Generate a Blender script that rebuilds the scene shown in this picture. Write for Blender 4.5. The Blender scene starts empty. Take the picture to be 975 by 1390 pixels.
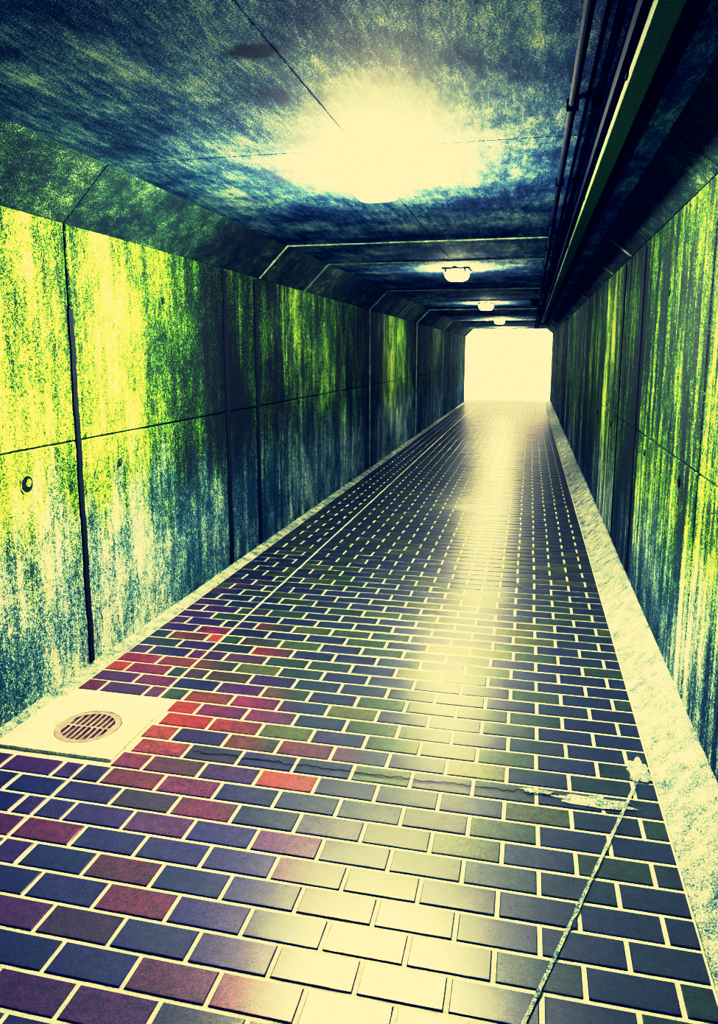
import bpy, bmesh, math, random
from mathutils import Vector, noise as mnoise
random.seed(4)
H=1.5
sc=bpy.context.scene
# ---------------------------------------------------------------- helpers
def link(o,parent=None):
    sc.collection.objects.link(o)
    if parent: o.parent=parent
    return o
def new_obj(name,bm,mats,parent=None,smooth=False):
    me=bpy.data.meshes.new(name)
    bmesh.ops.recalc_face_normals(bm,faces=bm.faces)
    bm.to_mesh(me); bm.free()
    for m in (mats if isinstance(mats,(list,tuple)) else [mats]): me.materials.append(m)
    if smooth:
        for p in me.polygons: p.use_smooth=True
    return link(bpy.data.objects.new(name,me),parent)
def box(bm,x0,x1,y0,y1,z0,z1,bev=0,mi=0,seg=1):
    r=bmesh.ops.create_cube(bm,size=1)
    vs=r['verts']
    for v in vs:
        v.co=Vector(((x0+x1)/2+v.co.x*(x1-x0),(y0+y1)/2+v.co.y*(y1-y0),(z0+z1)/2+v.co.z*(z1-z0)))
    fs=set(f for v in vs for f in v.link_faces)
    for f in fs: f.material_index=mi
    if bev>0:
        es=list(set(e for v in vs for e in v.link_edges))
        r=bmesh.ops.bevel(bm,geom=es,offset=bev,segments=seg,affect='EDGES',profile=.5)
        for f in r['faces']: f.material_index=mi
def prism(bm,pts,y0,y1,mi=0):
    a=[bm.verts.new((p[0],y0,p[1])) for p in pts]
    b=[bm.verts.new((p[0],y1,p[1])) for p in pts]
    fs=[bm.faces.new(a),bm.faces.new(b[::-1])]
    n=len(pts)
    for i in range(n):
        fs.append(bm.faces.new((a[i],b[i],b[(i+1)%n],a[(i+1)%n])))
    for f in fs: f.material_index=mi
def cyl(bm,p0,p1,r,seg=16,mi=0,r2=None):
    p0=Vector(p0);p1=Vector(p1);d=p1-p0
    res=bmesh.ops.create_cone(bm,cap_ends=True,segments=seg,radius1=r,radius2=r if r2 is None else r2,depth=d.length)
    q=Vector((0,0,1)).rotation_difference(d.normalized())
    for v in res['verts']: v.co=q@v.co+(p0+p1)/2
    for f in set(f for v in res['verts'] for f in v.link_faces): f.material_index=mi

class NT:
    def __init__(s,name):
        s.m=bpy.data.materials.new(name); s.m.use_nodes=True
        s.t=s.m.node_tree; s.b=s.t.nodes['Principled BSDF']
        s.tc=s.t.nodes.new('ShaderNodeTexCoord').outputs['Object']
    def n(s,ty,**k):
        nd=s.t.nodes.new(ty)
        for a,b in k.items(): setattr(nd,a,b)
        return nd
    def l(s,a,b): s.t.links.new(a,b)
    def noise(s,scale,vec=(1,1,1),detail=4,rough=.6,rot=(0,0,0),dist=0,loc=(0,0,0)):
        mp=s.n('ShaderNodeMapping'); mp.inputs['Scale'].default_value=vec
        mp.inputs['Rotation'].default_value=rot; mp.inputs['Location'].default_value=loc
        s.l(s.tc,mp.inputs[0])
        nz=s.n('ShaderNodeTexNoise'); s.l(mp.outputs[0],nz.inputs['Vector'])
        nz.inputs['Scale'].default_value=scale; nz.inputs['Detail'].default_value=detail
        nz.inputs['Roughness'].default_value=rough; nz.inputs['Distortion'].default_value=dist
        return nz.outputs['Fac']
    def math(s,op,a,b=None,clamp=False):
        m=s.n('ShaderNodeMath',operation=op); m.use_clamp=clamp
        for i,v in enumerate((a,b)):
            if v is None: continue
            if isinstance(v,(int,float)): m.inputs[i].default_value=v
            else: s.l(v,m.inputs[i])
        return m.outputs[0]
    def sum(s,*tw):
        acc=None
        for v,w in tw:
            t=s.math('MULTIPLY',s.math('SUBTRACT',v,.5),w)
            acc=t if acc is None else s.math('ADD',acc,t)
        return s.math('ADD',acc,.5)
    def rng(s,v,a,b,c=0,d=1):
        m=s.n('ShaderNodeMapRange'); s.l(v,m.inputs[0])
        for i,x in enumerate((a,b,c,d)): m.inputs[i+1].default_value=x
        return m.outputs[0]
    def ramp(s,v,stops):
        r=s.n('ShaderNodeValToRGB'); s.l(v,r.inputs[0]); e=r.color_ramp.elements
        while len(e)<len(stops): e.new(.5)
        for k,(p,c) in zip(e,stops): k.position=p; k.color=(*c,1)
        return r.outputs[0]
    def mix(s,f,a,b,mode='MIX'):
        m=s.n('ShaderNodeMix',data_type='RGBA',blend_type=mode)
        if isinstance(f,(int,float)): m.inputs[0].default_value=f
        else: s.l(f,m.inputs[0])
        for i,v in ((6,a),(7,b)):
            if isinstance(v,tuple): m.inputs[i].default_value=(*v,1)
            else: s.l(v,m.inputs[i])
        return m.outputs[2]
    def xyz(s):
        m=s.n('ShaderNodeSeparateXYZ'); s.l(s.tc,m.inputs[0]); return m.outputs
    def bump(s,v,st,dist=.01):
        b=s.n('ShaderNodeBump'); b.inputs['Strength'].default_value=st; b.inputs['Distance'].default_value=dist
        s.l(v,b.inputs['Height']); s.l(b.outputs[0],s.b.inputs['Normal'])
    def col(s,c):
        if isinstance(c,tuple): s.b.inputs['Base Color'].default_value=(*c,1)
        else: s.l(c,s.b.inputs['Base Color'])
    def set(s,**k):
        for a,b in k.items(): s.b.inputs[a.replace('_',' ')].default_value=b

# ---------------------------------------------------------------- materials
def mat_wall(name,seed,green_lo,green_hi,wst,shade_bands,sz=.05,pale=0.0,shift=0.0):
    m=NT(name)
    x,y,z=m.xyz()
    st=m.noise(22,(1,1,sz),5,.75,loc=(seed,seed,0))
    drip=m.noise(9,(1,1,.035),4,.7,loc=(seed,5,1))
    bl=m.noise(1.7,(1,1,.6),4,.65,loc=(seed,3,seed))
    gr=m.noise(190,detail=2,rough=.9)
    md=m.noise(60,(1,1,.6),4,.95)
    mm=m.noise(8,(1,1,.5),6,.85,loc=(2,seed,5))
    f=m.sum((st,1.2*wst),(drip,1.3*wst),(bl,1.9),(gr,3.4),(md,1.7),(mm,1.4))
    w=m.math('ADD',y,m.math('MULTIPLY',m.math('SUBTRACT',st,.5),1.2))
    shade_mask=m.ramp(m.rng(w,0,24),shade_bands)  # dim bands painted into the wall colour where light falls off between lamps
    sep=m.n('ShaderNodeSeparateColor'); m.l(shade_mask,sep.inputs[0])
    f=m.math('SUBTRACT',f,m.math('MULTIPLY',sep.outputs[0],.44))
    f=m.rng(f,shift,1.1+shift)
    g=m.ramp(f,[(0,(.001,.004,.003)),(.25,(.005,.025,.004)),(.45,(.045,.15,.005)),(.62,(.22,.41,.007)),(.8,(.48,.63,.03)),(1,(.8,.84,.25))])
    pf=m.math('ADD',f,pale)
    p=m.ramp(pf,[(0,(.001,.012,.03)),(.25,(.008,.055,.08)),(.45,(.07,.18,.18)),(.65,(.34,.43,.35)),(1,(.88,.85,.6))])
    hz=m.math('ADD',z,m.math('MULTIPLY',m.math('SUBTRACT',m.noise(5,(1,1,.3),6,.8,loc=(0,seed,0)),.5),1.7))
    fac=m.rng(hz,green_lo,green_hi)
    m.col(m.mix(fac,p,g))
    m.set(Roughness=.85)
    m.bump(f,.4,.008)
    return m.m
W=(1,1,1);K=(0,0,0);G5=(.5,.5,.5)
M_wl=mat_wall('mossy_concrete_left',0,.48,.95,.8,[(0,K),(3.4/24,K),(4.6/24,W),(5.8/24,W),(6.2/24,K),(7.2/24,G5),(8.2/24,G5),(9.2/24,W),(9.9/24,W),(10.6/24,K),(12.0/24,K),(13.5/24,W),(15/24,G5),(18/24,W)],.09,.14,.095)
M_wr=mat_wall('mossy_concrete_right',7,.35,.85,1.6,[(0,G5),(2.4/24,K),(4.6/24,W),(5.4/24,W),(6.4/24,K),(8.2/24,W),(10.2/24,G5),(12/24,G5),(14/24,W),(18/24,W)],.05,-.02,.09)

def mat_ceiling():
    m=NT('stained_ceiling_concrete')
    st=m.noise(16,(1,.14,1),6,.8,rot=(0,0,.95))
    gr=m.noise(190,detail=2,rough=.9)
    md=m.noise(50,(1,.3,1),5,.9,rot=(0,0,.8))
    bl=m.noise(2.2,detail=4)
    f=m.sum((st,1.4),(gr,3.0),(md,1.7),(bl,1.9)); f=m.rng(f,.03,1.1)
    c=m.ramp(f,[(0,(.002,.008,.06)),(.25,(.006,.035,.15)),(.5,(.032,.125,.31)),(.72,(.19,.33,.46)),(1,(.74,.79,.64))])
    x,y,z=m.xyz()
    dx=m.math('DIVIDE',m.math('ADD',x,.504*H),.09); dy=m.math('DIVIDE',m.math('SUBTRACT',y,1.352*H),.05)
    dd=m.math('ADD',m.math('MULTIPLY',dx,dx),m.math('MULTIPLY',dy,dy))
    dd=m.math('ADD',dd,m.math('MULTIPLY',m.noise(30,detail=3),1.2))
    k=m.rng(dd,1.0,1.9)
    m.col(m.mix(k,(.0,.001,.003),c))
    m.set(Roughness=.85); m.bump(f,.3,.006)
    return m.m
M_c=mat_ceiling()
def mat_haunch():
    m=NT('haunch_concrete')
    f=m.sum((m.noise(16,(1,.6,1),6,.85),2.0),(m.noise(190,detail=2,rough=.9),2.8),(m.noise(2,detail=4),1.2)); f=m.rng(f,.18,1.22)
    m.col(m.ramp(f,[(0,(.001,.005,.012)),(.3,(.005,.02,.022)),(.6,(.03,.08,.035)),(.8,(.12,.2,.07)),(1,(.48,.53,.24))]))
    m.set(Roughness=.85); m.bump(f,.4,.008); return m.m
M_h=mat_haunch()
def mat_pale(name,c0,c1,c2,rough=.75,lo=.1):
    m=NT(name)
    f=m.sum((m.noise(12,detail=6,rough=.8),2.0),(m.noise(190,detail=2,rough=.9),2.6))
    f=m.rng(f,lo,.9)
    m.col(m.ramp(f,[(0,c0),(.45,c1),(1,c2)])); m.set(Roughness=rough); m.bump(f,.4,.006); return m.m
M_curb=mat_pale('pale_curb_concrete',(.03,.08,.11),(.25,.31,.29),(.82,.79,.6),.75,.14)
M_gut=mat_pale('grimy_gutter_concrete',(.01,.05,.06),(.17,.24,.2),(.78,.76,.54),.7,.18)
M_mortar=mat_pale('cream_mortar',(.40,.44,.34),(.80,.78,.57),(.95,.92,.68),.5)
M_rib=mat_pale('joint_rib_concrete',(.03,.08,.06),(.16,.26,.17),(.65,.68,.42))
M_pad=mat_pale('drain_surround_concrete',(.25,.28,.24),(.68,.66,.5),(.92,.88,.66),.75,.15)
M_out=mat_pale('sunlit_render',(.55,.48,.40),(.75,.68,.55),(.85,.8,.65))
def mat_brick():
    m=NT('clay_paver')
    g=m.n('ShaderNodeNewGeometry').outputs['Random Per Island']
    gr=m.noise(190,detail=3,rough=.9); md=m.noise(34,detail=5,rough=.85); bl=m.noise(1.3,detail=3)
    f=m.sum((gr,3.0),(md,1.7)); f=m.rng(f,.05,1.15)
    g2=m.math('FRACT',m.math('MULTIPLY',g,7.31))
    cool=m.ramp(g,[(0,(.003,.006,.06)),(.35,(.005,.016,.08)),(.6,(.006,.025,.035)),(.85,(.025,.06,.012)),(1,(.10,.11,.015))])
    warm=m.ramp(g,[(0,(.03,.003,.14)),(.3,(.15,.003,.10)),(.5,(.28,.006,.035)),(.7,(.36,.045,.006)),(.85,(.008,.012,.09)),(1,(.012,.03,.05))])
    purple=m.ramp(g,[(0,(.012,.005,.17)),(.35,(.045,.003,.24)),(.6,(.14,.003,.19)),(.85,(.26,.004,.09)),(1,(.012,.008,.15))])
    x,y,z=m.xyz()
    w=m.math('ADD',m.math('MULTIPLY',x,-1),m.math('MULTIPLY',y,-.6))
    w=m.math('ADD',w,m.math('MULTIPLY',m.math('SUBTRACT',bl,.5),1.2)); w=m.math('ADD',w,m.math('MULTIPLY',m.math('SUBTRACT',g2,.5),.7))
    wm=m.rng(w,-.80,-.22)
    pp=m.rng(m.math('ADD',y,m.math('MULTIPLY',g2,.3)),2.1,2.6)
    c=m.mix(wm,cool,m.mix(pp,purple,warm))
    c=m.mix(f,m.mix(.93,c,(.0005,.001,.006)),m.mix(.04,c,(.55,.6,.42)))
    m.col(c)
    m.set(Roughness=.6,IOR=1.4,Coat_Weight=.68,Coat_IOR=1.85)
    r=m.rng(gr,.3,.7,.27,.40); m.l(r,m.b.inputs['Coat Roughness'])
    m.bump(f,.4,.003); return m.m
M_brick=mat_brick()
def simple(name,c,r=.5,metal=0,var=.5,scale=40):
    m=NT(name); f=m.rng(m.noise(scale,detail=5,rough=.7),.3,.7)
    d=tuple(x*(1-var) for x in c); m.col(m.mix(f,d,c)); m.set(Roughness=r,Metallic=metal); m.bump(f,.2,.003); return m.m
M_seal=simple('black_joint_sealant',(.004,.007,.008),.8)
M_tray=simple('green_painted_steel',(.14,.28,.07),.7,0,.95,190)
M_pipe=simple('dark_conduit',(.002,.006,.012),.85); M_pipe.node_tree.nodes['Principled BSDF'].inputs['Specular IOR Level'].default_value=.15
M_house=simple('lamp_housing_metal',(.10,.13,.11),.6,.1)
M_house_lit=simple('lamp_housing_glare_lit',(.8,.78,.6),.5,0,.1)  # pale copy of the housing, lamp glare put into its colour
M_rust=simple('rusty_grate_iron',(.34,.25,.24),.7)
M_hole=simple('dark_void',(.03,.004,.01),.9)
def emis(name,c,s):
    m=NT(name); m.col((.9,.9,.8)); m.b.inputs['Emission Color'].default_value=(*c,1); m.set(Emission_Strength=s); return m.m
M_glow=emis('lamp_diffuser_glow',(1,.93,.68),235)
M_glow1=emis('lamp_diffuser_glow_bright',(1,.93,.68),800)

# ---------------------------------------------------------------- dimensions
XL,XR=-1.353*H,.43*H
ZC=1.537*H
HLz,HLx=1.383*H,-1.2*H
HRz,HRx=1.44*H,.31*H
Y0,Y1=-3.2,16.0*H
joints=[-.2,.9,2.01,3.18,3.63,5.4,7.0,8.6,10.2,11.8,13.4,14.8]
ys=[Y0]+[j*H for j in joints]+[Y1]
# ---------------------------------------------------------------- walls
T=.3
def plug(bm,xin,s,y,z,r):
    cyl(bm,(xin-s*.01,y,z),(xin+s*.004,y,z),r*1.25,24,0)
    cyl(bm,(xin-s*.01,y,z),(xin+s*.0055,y,z),r,24,1)
    cyl(bm,(xin-s*.01,y+r*.2,z+r*.15),(xin+s*.0075,y+r*.2,z+r*.15),r*.5,18,0)
def wall(name,xin,xout,ztop,zsplit,mat):
    bm=bmesh.new(); s=1 if xout<xin else -1
    g=.007
    for a,b in zip(ys[:-1],ys[1:]):
        for z0,z1 in ((-.1,zsplit-.003),(zsplit+.003,ztop)):
            box(bm,min(xin,xin-s*.06),max(xin,xin-s*.06),a+g,b-g,z0,z1,.005)
    box(bm,min(xin-s*.05,xout),max(xin-s*.05,xout),Y0,Y1,-.1,ztop,0,1)
    for yy,zz,r in ((1.76,.646,.034),(2.24,.64,.02),(2.9,.64,.018),(2.6,1.2,.016),(4.1,.64,.02),(4.9,.64,.02),(5.9,.64,.018),(6.6,.64,.018)):
        plug(bm,xin,s,yy*H,zz*H,r)
    return new_obj(name,bm,[mat,M_seal])
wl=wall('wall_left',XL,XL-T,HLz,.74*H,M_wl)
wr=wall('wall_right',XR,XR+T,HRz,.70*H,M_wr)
# ---------------------------------------------------------------- ceiling + haunches (one cast slab)
bm=bmesh.new()
for a,b in zip(ys[:-1],ys[1:]):
    for x0,x1 in ((HLx,-.4662*H),(-.4638*H,HRx)):
        box(bm,x0,x1,a+.002,b-.002,ZC,ZC+.1,.002)
    prism(bm,[(XL,HLz),(HLx,ZC),(HLx,ZC+.06),(XL-T,ZC+.06),(XL-T,HLz)],a+.003,b-.003,1)
    prism(bm,[(XR,HRz),(HRx,ZC),(HRx,ZC+.06),(XR+T,ZC+.06),(XR+T,HRz)],a+.003,b-.003,1)
box(bm,XL-T,XR+T,Y0,Y1,ZC+.06,ZC+.3,0)
new_obj('ceiling',bm,[M_c,M_h])
prof=[(XL,0),(XL,HLz),(HLx,ZC),(HRx,ZC),(XR,HRz),(XR,0)]
def inner(d): return [(XL+d,0),(XL+d,HLz-.4*d),(HLx+.4*d,ZC-d),(HRx-.4*d,ZC-d),(XR-d,HRz-.4*d),(XR-d,0)]
bm=bmesh.new()
for yy in (3.63,4.4,6.3,7.6,9.0,10.4,11.8,13.0,14.2,15.2):
    d=.010 if yy<8 else .016; q=inner(d); w=.008 if yy<8 else .012
    for i in range(5):
        if yy<5 and i in(0,4): continue
        prism(bm,[prof[i],prof[i+1],q[i+1],q[i]],yy*H-w,yy*H+w)
new_obj('trim_1',bm,M_rib)
def strip(bm,x,y,z0,z1,w,s):
    n=14
    for i in range(n):
        a=z0+(z1-z0)*i/n;b=z0+(z1-z0)*(i+1)/n
        o=.003*math.sin(i*1.7)
        box(bm,min(x-s*.004,x+s*.008),max(x-s*.004,x+s*.008),y-w/2+o,y+w/2+o,a,b+.002)
bm=bmesh.new()
strip(bm,XL,2.01*H,0.03,1.134*H,.034,1); strip(bm,XL,3.18*H,0.03,1.37*H,.06,1); strip(bm,XL,3.57*H,0.03,1.37*H,.06,1)
new_obj('joint_seal',bm,M_seal,wl)
bm=bmesh.new()
strip(bm,XR,3.18*H,.15,1.42*H,.05,-1); strip(bm,XR,3.8*H,.15,1.42*H,.03,-1)
new_obj('joint_seal',bm,M_seal,wr)

# ---------------------------------------------------------------- floor
bm=bmesh.new()
box(bm,XL-T,XR+T,Y0,Y1,-.25,0.0)
new_obj('floor',bm,M_mortar)
bm=bmesh.new()
P=.0725*H; L=.145*H; J=.0125
GX=-1.035*H; FR=.325*H; GL=XL+.045*H
pad=(-1.315*H,-.98*H,1.51*H,1.785*H)
def brick(x0,x1,y0,y1):
    if x1-x0<.025: return
    if x1>pad[0]-.01 and x0<pad[1]+.005 and y1>pad[2]-.005 and y0<pad[3]+.005:
        cx0=max(x0,pad[1]+.01)
        if x1-cx0>.03: x0=cx0
        else: return
    z=.004+random.uniform(-.0008,.0008)
    dz=random.uniform(-.0008,.0008); b=.0025
    lo=[(x0,y0),(x1,y0),(x1,y1),(x0,y1)]
    hi=[(x0+b,y0+b),(x1-b,y0+b),(x1-b,y1-b),(x0+b,y1-b)]
    A=[bm.verts.new((x,y,-.002)) for x,y in lo]
    B=[bm.verts.new((x,y,z-.002)) for x,y in lo]
    C=[bm.verts.new((x,y,z+(dz if i<2 else -dz)*.5)) for i,(x,y) in enumerate(hi)]
    bm.faces.new(C)
    for i in range(4):
        k=(i+1)%4
        bm.faces.new((A[i],A[k],B[k],B[i])); bm.faces.new((B[i],B[k],C[k],C[i]))
r=0; y=Y0
while y<Y1-P:
    off=(r%2)*L/2+random.uniform(-.004,.004)
    x=GX-L+off
    while x<FR:
        a=max(x,GX)+J/2; b=min(x+L,FR)-J/2
        if b-a>.03: brick(a,b,y+J/2,y+P-J/2)
        x+=L
    x=GL+((r%2)*L/2)-L
    while x<GX:
        a=max(x,GL)+J/2; b=min(x+L,GX)-J/2
        if b-a>.03: brick(a,b,y+J/2,y+P-J/2)
        x+=L
    y+=P; r+=1
new_obj('brick_paving',bm,M_brick)
bm=bmesh.new()
for a,b in zip(ys[:-1],ys[1:]):
    prism(bm,[(XL,0),(GL,0),(GL,.006),(GL-.015,.010),(XL,.02)],a+.002,b-.002)
new_obj('baseboard_left',bm,M_gut)
bm=bmesh.new()
for a,b in zip(ys[:-1],ys[1:]):
    n=max(1,round((b-a)/.9))
    for i in range(n):
        p=a+(b-a)*i/n; q=a+(b-a)*(i+1)/n
        prism(bm,[(FR,0),(XR,0),(XR,.085*H),(XR-.015,.085*H),(FR+.025,.022),(FR,.012)],p+.001,q-.001)
new_obj('baseboard_right',bm,M_curb)

def ribbon(bm,pts,w,z=.0075,jit=.0,n=40):
    L_=[]
    for i in range(n+1):
        t=i/n*(len(pts)-1); k=min(int(t),len(pts)-2); t-=k
        p=Vector(pts[k]).lerp(Vector(pts[k+1]),t)
        d=(Vector(pts[k+1])-Vector(pts[k])).normalized(); nn=Vector((-d.y,d.x))
        o=jit*mnoise.noise(Vector((i*.6,3,0)))
        ww=w*(1+.5*mnoise.noise(Vector((i*.9,9,0))))
        c=p+nn*o
        L_.append((c+nn*ww/2,c-nn*ww/2))
    V=[(bm.verts.new((*a,z)),bm.verts.new((*b,z))) for a,b in L_]
    for i in range(n): bm.faces.new((V[i][0],V[i][1],V[i+1][1],V[i+1][0]))
bm=bmesh.new()
ribbon(bm,[(.295*H,1.74*H),(.079*H,1.136*H),(-.02*H,.86*H)],.010,.0072)
def patch(bm,cx,cy,rx,ry,seed):
    n=30; vs=[]
    c=bm.verts.new((cx,cy,.0080))
    for i in range(n):
        a=i/n*6.283; k=1+.6*mnoise.noise(Vector((math.cos(a)*2.5,math.sin(a)*2.5,seed)))
        vs.append(bm.verts.new((cx+rx*k*math.cos(a),cy+ry*k*math.sin(a),.0070)))
    for i in range(n): bm.faces.new((c,vs[i],vs[(i+1)%n]))
patch(bm,.18*H,1.60*H,.12,.03,1); patch(bm,.295*H,1.76*H,.035,.08,5); patch(bm,.05*H,1.615*H,.05,.015,8)
new_obj('mortar_repair',bm,M_curb)
bm=bmesh.new()
ribbon(bm,[(-.80*H,1.598*H),(-.3*H,1.596*H),(.1*H,1.607*H)],.004,.0075,.03,70)
new_obj('paving_crack',bm,M_hole)

# ---------------------------------------------------------------- drain
drain=bpy.data.objects.new('drain_cover',None); link(drain)
cx,cy=-1.13*H,1.645*H; R=.088*H
bm=bmesh.new()
n=48
def sq(a):
    c_,s_=math.cos(a),math.sin(a)
    hx0,hx1,hy0,hy1=pad[0]-cx,pad[1]-cx,pad[2]-cy,pad[3]-cy
    tx=(hx1 if c_>0 else hx0)/c_ if abs(c_)>1e-6 else 1e9
    ty=(hy1 if s_>0 else hy0)/s_ if abs(s_)>1e-6 else 1e9
    t=min(tx,ty); return (cx+c_*t,cy+s_*t)
angs=sorted([i/n*2*math.pi for i in range(n)]+[math.atan2(b-cy,a-cx)%(2*math.pi) for a in pad[:2] for b in pad[2:]])
zt=.014
inn=[bm.verts.new((cx+R*math.cos(a),cy+R*math.sin(a),zt)) for a in angs]
inb=[bm.verts.new((cx+R*math.cos(a),cy+R*math.sin(a),.001)) for a in angs]
out=[bm.verts.new((*sq(a),zt)) for a in angs]
oub=[bm.verts.new((*sq(a),0)) for a in angs]
m_=len(angs)
for i in range(m_):
    k=(i+1)%m_
    bm.faces.new((inn[i],out[i],out[k],inn[k])); bm.faces.new((inn[i],inn[k],inb[k],inb[i])); bm.faces.new((out[i],oub[i],oub[k],out[k]))
new_obj('surround_slab',bm,M_pad,drain)
bm=bmesh.new(); cyl(bm,(cx,cy,.0),(cx,cy,.003),R-.001,48); new_obj('sump',bm,M_hole,drain)
bm=bmesh.new()
for i in range(n):
    a=i/n*2*math.pi;b=(i+1)/n*2*math.pi
    q=[]
    for rr in (R-.004,R-.028):
        for an in (a,b):
            q.append((cx+rr*math.cos(an),cy+rr*math.sin(an)))
    t=[bm.verts.new((*p,.013)) for p in q]; u=[bm.verts.new((*p,.003)) for p in q]
    bm.faces.new((t[0],t[1],t[3],t[2])); bm.faces.new((t[0],u[0],u[1],t[1])); bm.faces.new((t[2],t[3],u[3],u[2]))
for i in range(-4,5):
    xx=i*.024; hl=math.sqrt(max(0,(R-.026)**2-xx**2))
    box(bm,cx+xx-.0048,cx+xx+.0048,cy-hl,cy+hl,.003,.012,.001)
box(bm,cx-R+.02,cx+R-.02,cy-.006,cy+.006,.003,.0115)
new_obj('grate',bm,M_rust,drain)

# ---------------------------------------------------------------- cable trunking + conduits
tray=bpy.data.objects.new('cable_trunking',None); link(tray)
bm=bmesh.new()
tx0,tx1=.150*H,.192*H; tz0,tz1=1.478*H,1.478*H+.05
yE=11.9*H; y=Y0
while y<yE:
    e=min(y+2.4,yE); box(bm,tx0,tx1,y+.001,e-.001,tz0,tz1,.004); y=e
new_obj('trunking_body',bm,M_tray,tray)
bm=bmesh.new()
y=Y0+.6
while y<yE:
    box(bm,tx0-.006,tx1+.006,y,y+.03,tz0+.008,tz1+.004)
    box(bm,tx0+.01,tx0+.02,y,y+.03,tz1,ZC); box(bm,tx1-.02,tx1-.01,y,y+.03,tz1,ZC)
    y+=1.6
box(bm,tx1+.008,tx1+.05,Y0,yE,tz0+.008,ZC-.01)  # long dark strip modelled in place of the shadow beside the trunking
box(bm,tx0-.022,tx0-.006,Y0,yE,tz0+.02,ZC-.01)
box(bm,tx0-.03,tx1+.06,yE,yE+.05,tz0-.02,ZC)
new_obj('hangers_and_shade_strip',bm,M_pipe,tray)
bm=bmesh.new()
for x,r_ in ((.068*H,.013),(.118*H,.011),(.098*H,.006)):
    cyl(bm,(x,Y0,ZC-r_-.004),(x,Y1-.5,ZC-r_-.004),r_,12)
y=Y0+.3
while y<Y1-.6:
    for x,r_ in ((.068*H,.013),(.118*H,.011)):
        box(bm,x-r_-.006,x+r_+.006,y,y+.02,ZC-2*r_-.007,ZC)
    y+=1.1
new_obj('ceiling_conduit',bm,M_pipe)

# ---------------------------------------------------------------- lamps: flush rectangular bulkheads
def lamp(y,glow,k_=1,x=-.475*H,drop=.085,hw=.125,mh=M_house):
    e=bpy.data.objects.new('ceiling_lamp',None); link(e); e.location=(x,y,ZC)
    bm=bmesh.new()
    box(bm,-hw,hw,-hw*1.36,hw*1.36,-.018,0,.005,seg=2)
    if k_:
        for s in (-1,1):
            for t in (-1,1):
                box(bm,t*.09-.012,t*.09+.012,s*.165-.012,s*.165+.012,-.045,-.014,.003)
        box(bm,-.03,.03,-.24,-.16,-.022,0,.004)
    new_obj('housing',bm,mh,e)
    bm=bmesh.new()
    nu,nv=36,7; rings=[]
    for j in range(nv+1):
        t=j/nv*math.pi/2
        rg=[]
        for i in range(nu):
            a=i/nu*2*math.pi; p=.35
            cxx=math.copysign(abs(math.cos(a))**p,math.cos(a)); sy=math.copysign(abs(math.sin(a))**p,math.sin(a))
            k=math.cos(t)**.35 if j<nv else 0.02
            rg.append(bm.verts.new((.112*cxx*k,.15*sy*k,-.018-drop*math.sin(t))))
        rings.append(rg)
    for j in range(nv):
        for i in range(nu):
            k=(i+1)%nu; bm.faces.new((rings[j][i],rings[j][k],rings[j+1][k],rings[j+1][i]))
    bm.faces.new(rings[-1])
    new_obj('diffuser',bm,glow,e,True)
lamp(2.28*H,M_glow1,0,drop=.09,hw=.10,mh=M_house_lit)
for y in (4.85,8.05,11.6,14.9): lamp(y*H,M_glow)

bm=bmesh.new()
sx,sy=.02*H,7.6*H
cyl(bm,(sx,sy,ZC-.03),(sx,sy,ZC),.07,24)
r_=bmesh.ops.create_uvsphere(bm,u_segments=20,v_segments=12,radius=.058)
for v in r_['verts']: v.co=Vector((sx+v.co.x,sy+v.co.y,ZC-.035+v.co.z))
new_obj('dome_camera',bm,M_pipe,smooth=True)

# ---------------------------------------------------------------- exit yard
bm=bmesh.new(); box(bm,-6,5,Y1+1.6,Y1+1.9,-.3,4.2,.02); box(bm,-6,5,Y1+1.55,Y1+1.95,4.2,4.3,.01)
new_obj('yard_wall',bm,M_out)
bm=bmesh.new(); box(bm,-6,5,Y1,Y1+1.6,-.25,0.0)
new_obj('yard_ground',bm,M_curb)

# ---------------------------------------------------------------- light
w=bpy.data.worlds.new('sky'); sc.world=w; w.use_nodes=True
bg=w.node_tree.nodes['Background']; bg.inputs[0].default_value=(.7,.85,1,1); bg.inputs[1].default_value=1.6
sd=bpy.data.lights.new('sun','SUN'); sd.energy=15; sd.color=(1,.93,.82); sd.angle=.02
so=bpy.data.objects.new('sun',sd); link(so); so.rotation_euler=(math.radians(28),math.radians(12),0)
# ---------------------------------------------------------------- camera
cd=bpy.data.cameras.new('camera'); co=bpy.data.objects.new('camera',cd); link(co); sc.camera=co
cd.sensor_fit='VERTICAL'; cd.sensor_height=24; cd.lens=24*1000/1390
cd.shift_y=-45/1390; cd.clip_start=.02
co.location=(0,0,H); co.rotation_euler=(math.radians(90-9.54),0,math.radians(12.93))
# ---------------------------------------------------------------- grade
vs=sc.view_settings
vs.view_transform='Standard'; vs.exposure=0
vs.use_curve_mapping=True
cm=vs.curve_mapping; cm.use_clip=True; cm.extend='HORIZONTAL'
def setc(i,pts):
    c=cm.curves[i]
    while len(c.points)>2: c.points.remove(c.points[1])
    c.points[0].location=pts[0]; c.points[-1].location=pts[-1]
    for p in pts[1:-1]: c.points.new(*p)
setc(0,[(0,0),(.05,.004),(.15,.048),(.3,.28),(.5,.76),(1,1)])
setc(1,[(0,0),(.05,.008),(.15,.072),(.3,.31),(.5,.73),(1,.91)])
setc(2,[(0,.005),(.05,.035),(.15,.13),(.3,.28),(.5,.39),(1,.47)])
cm.update()
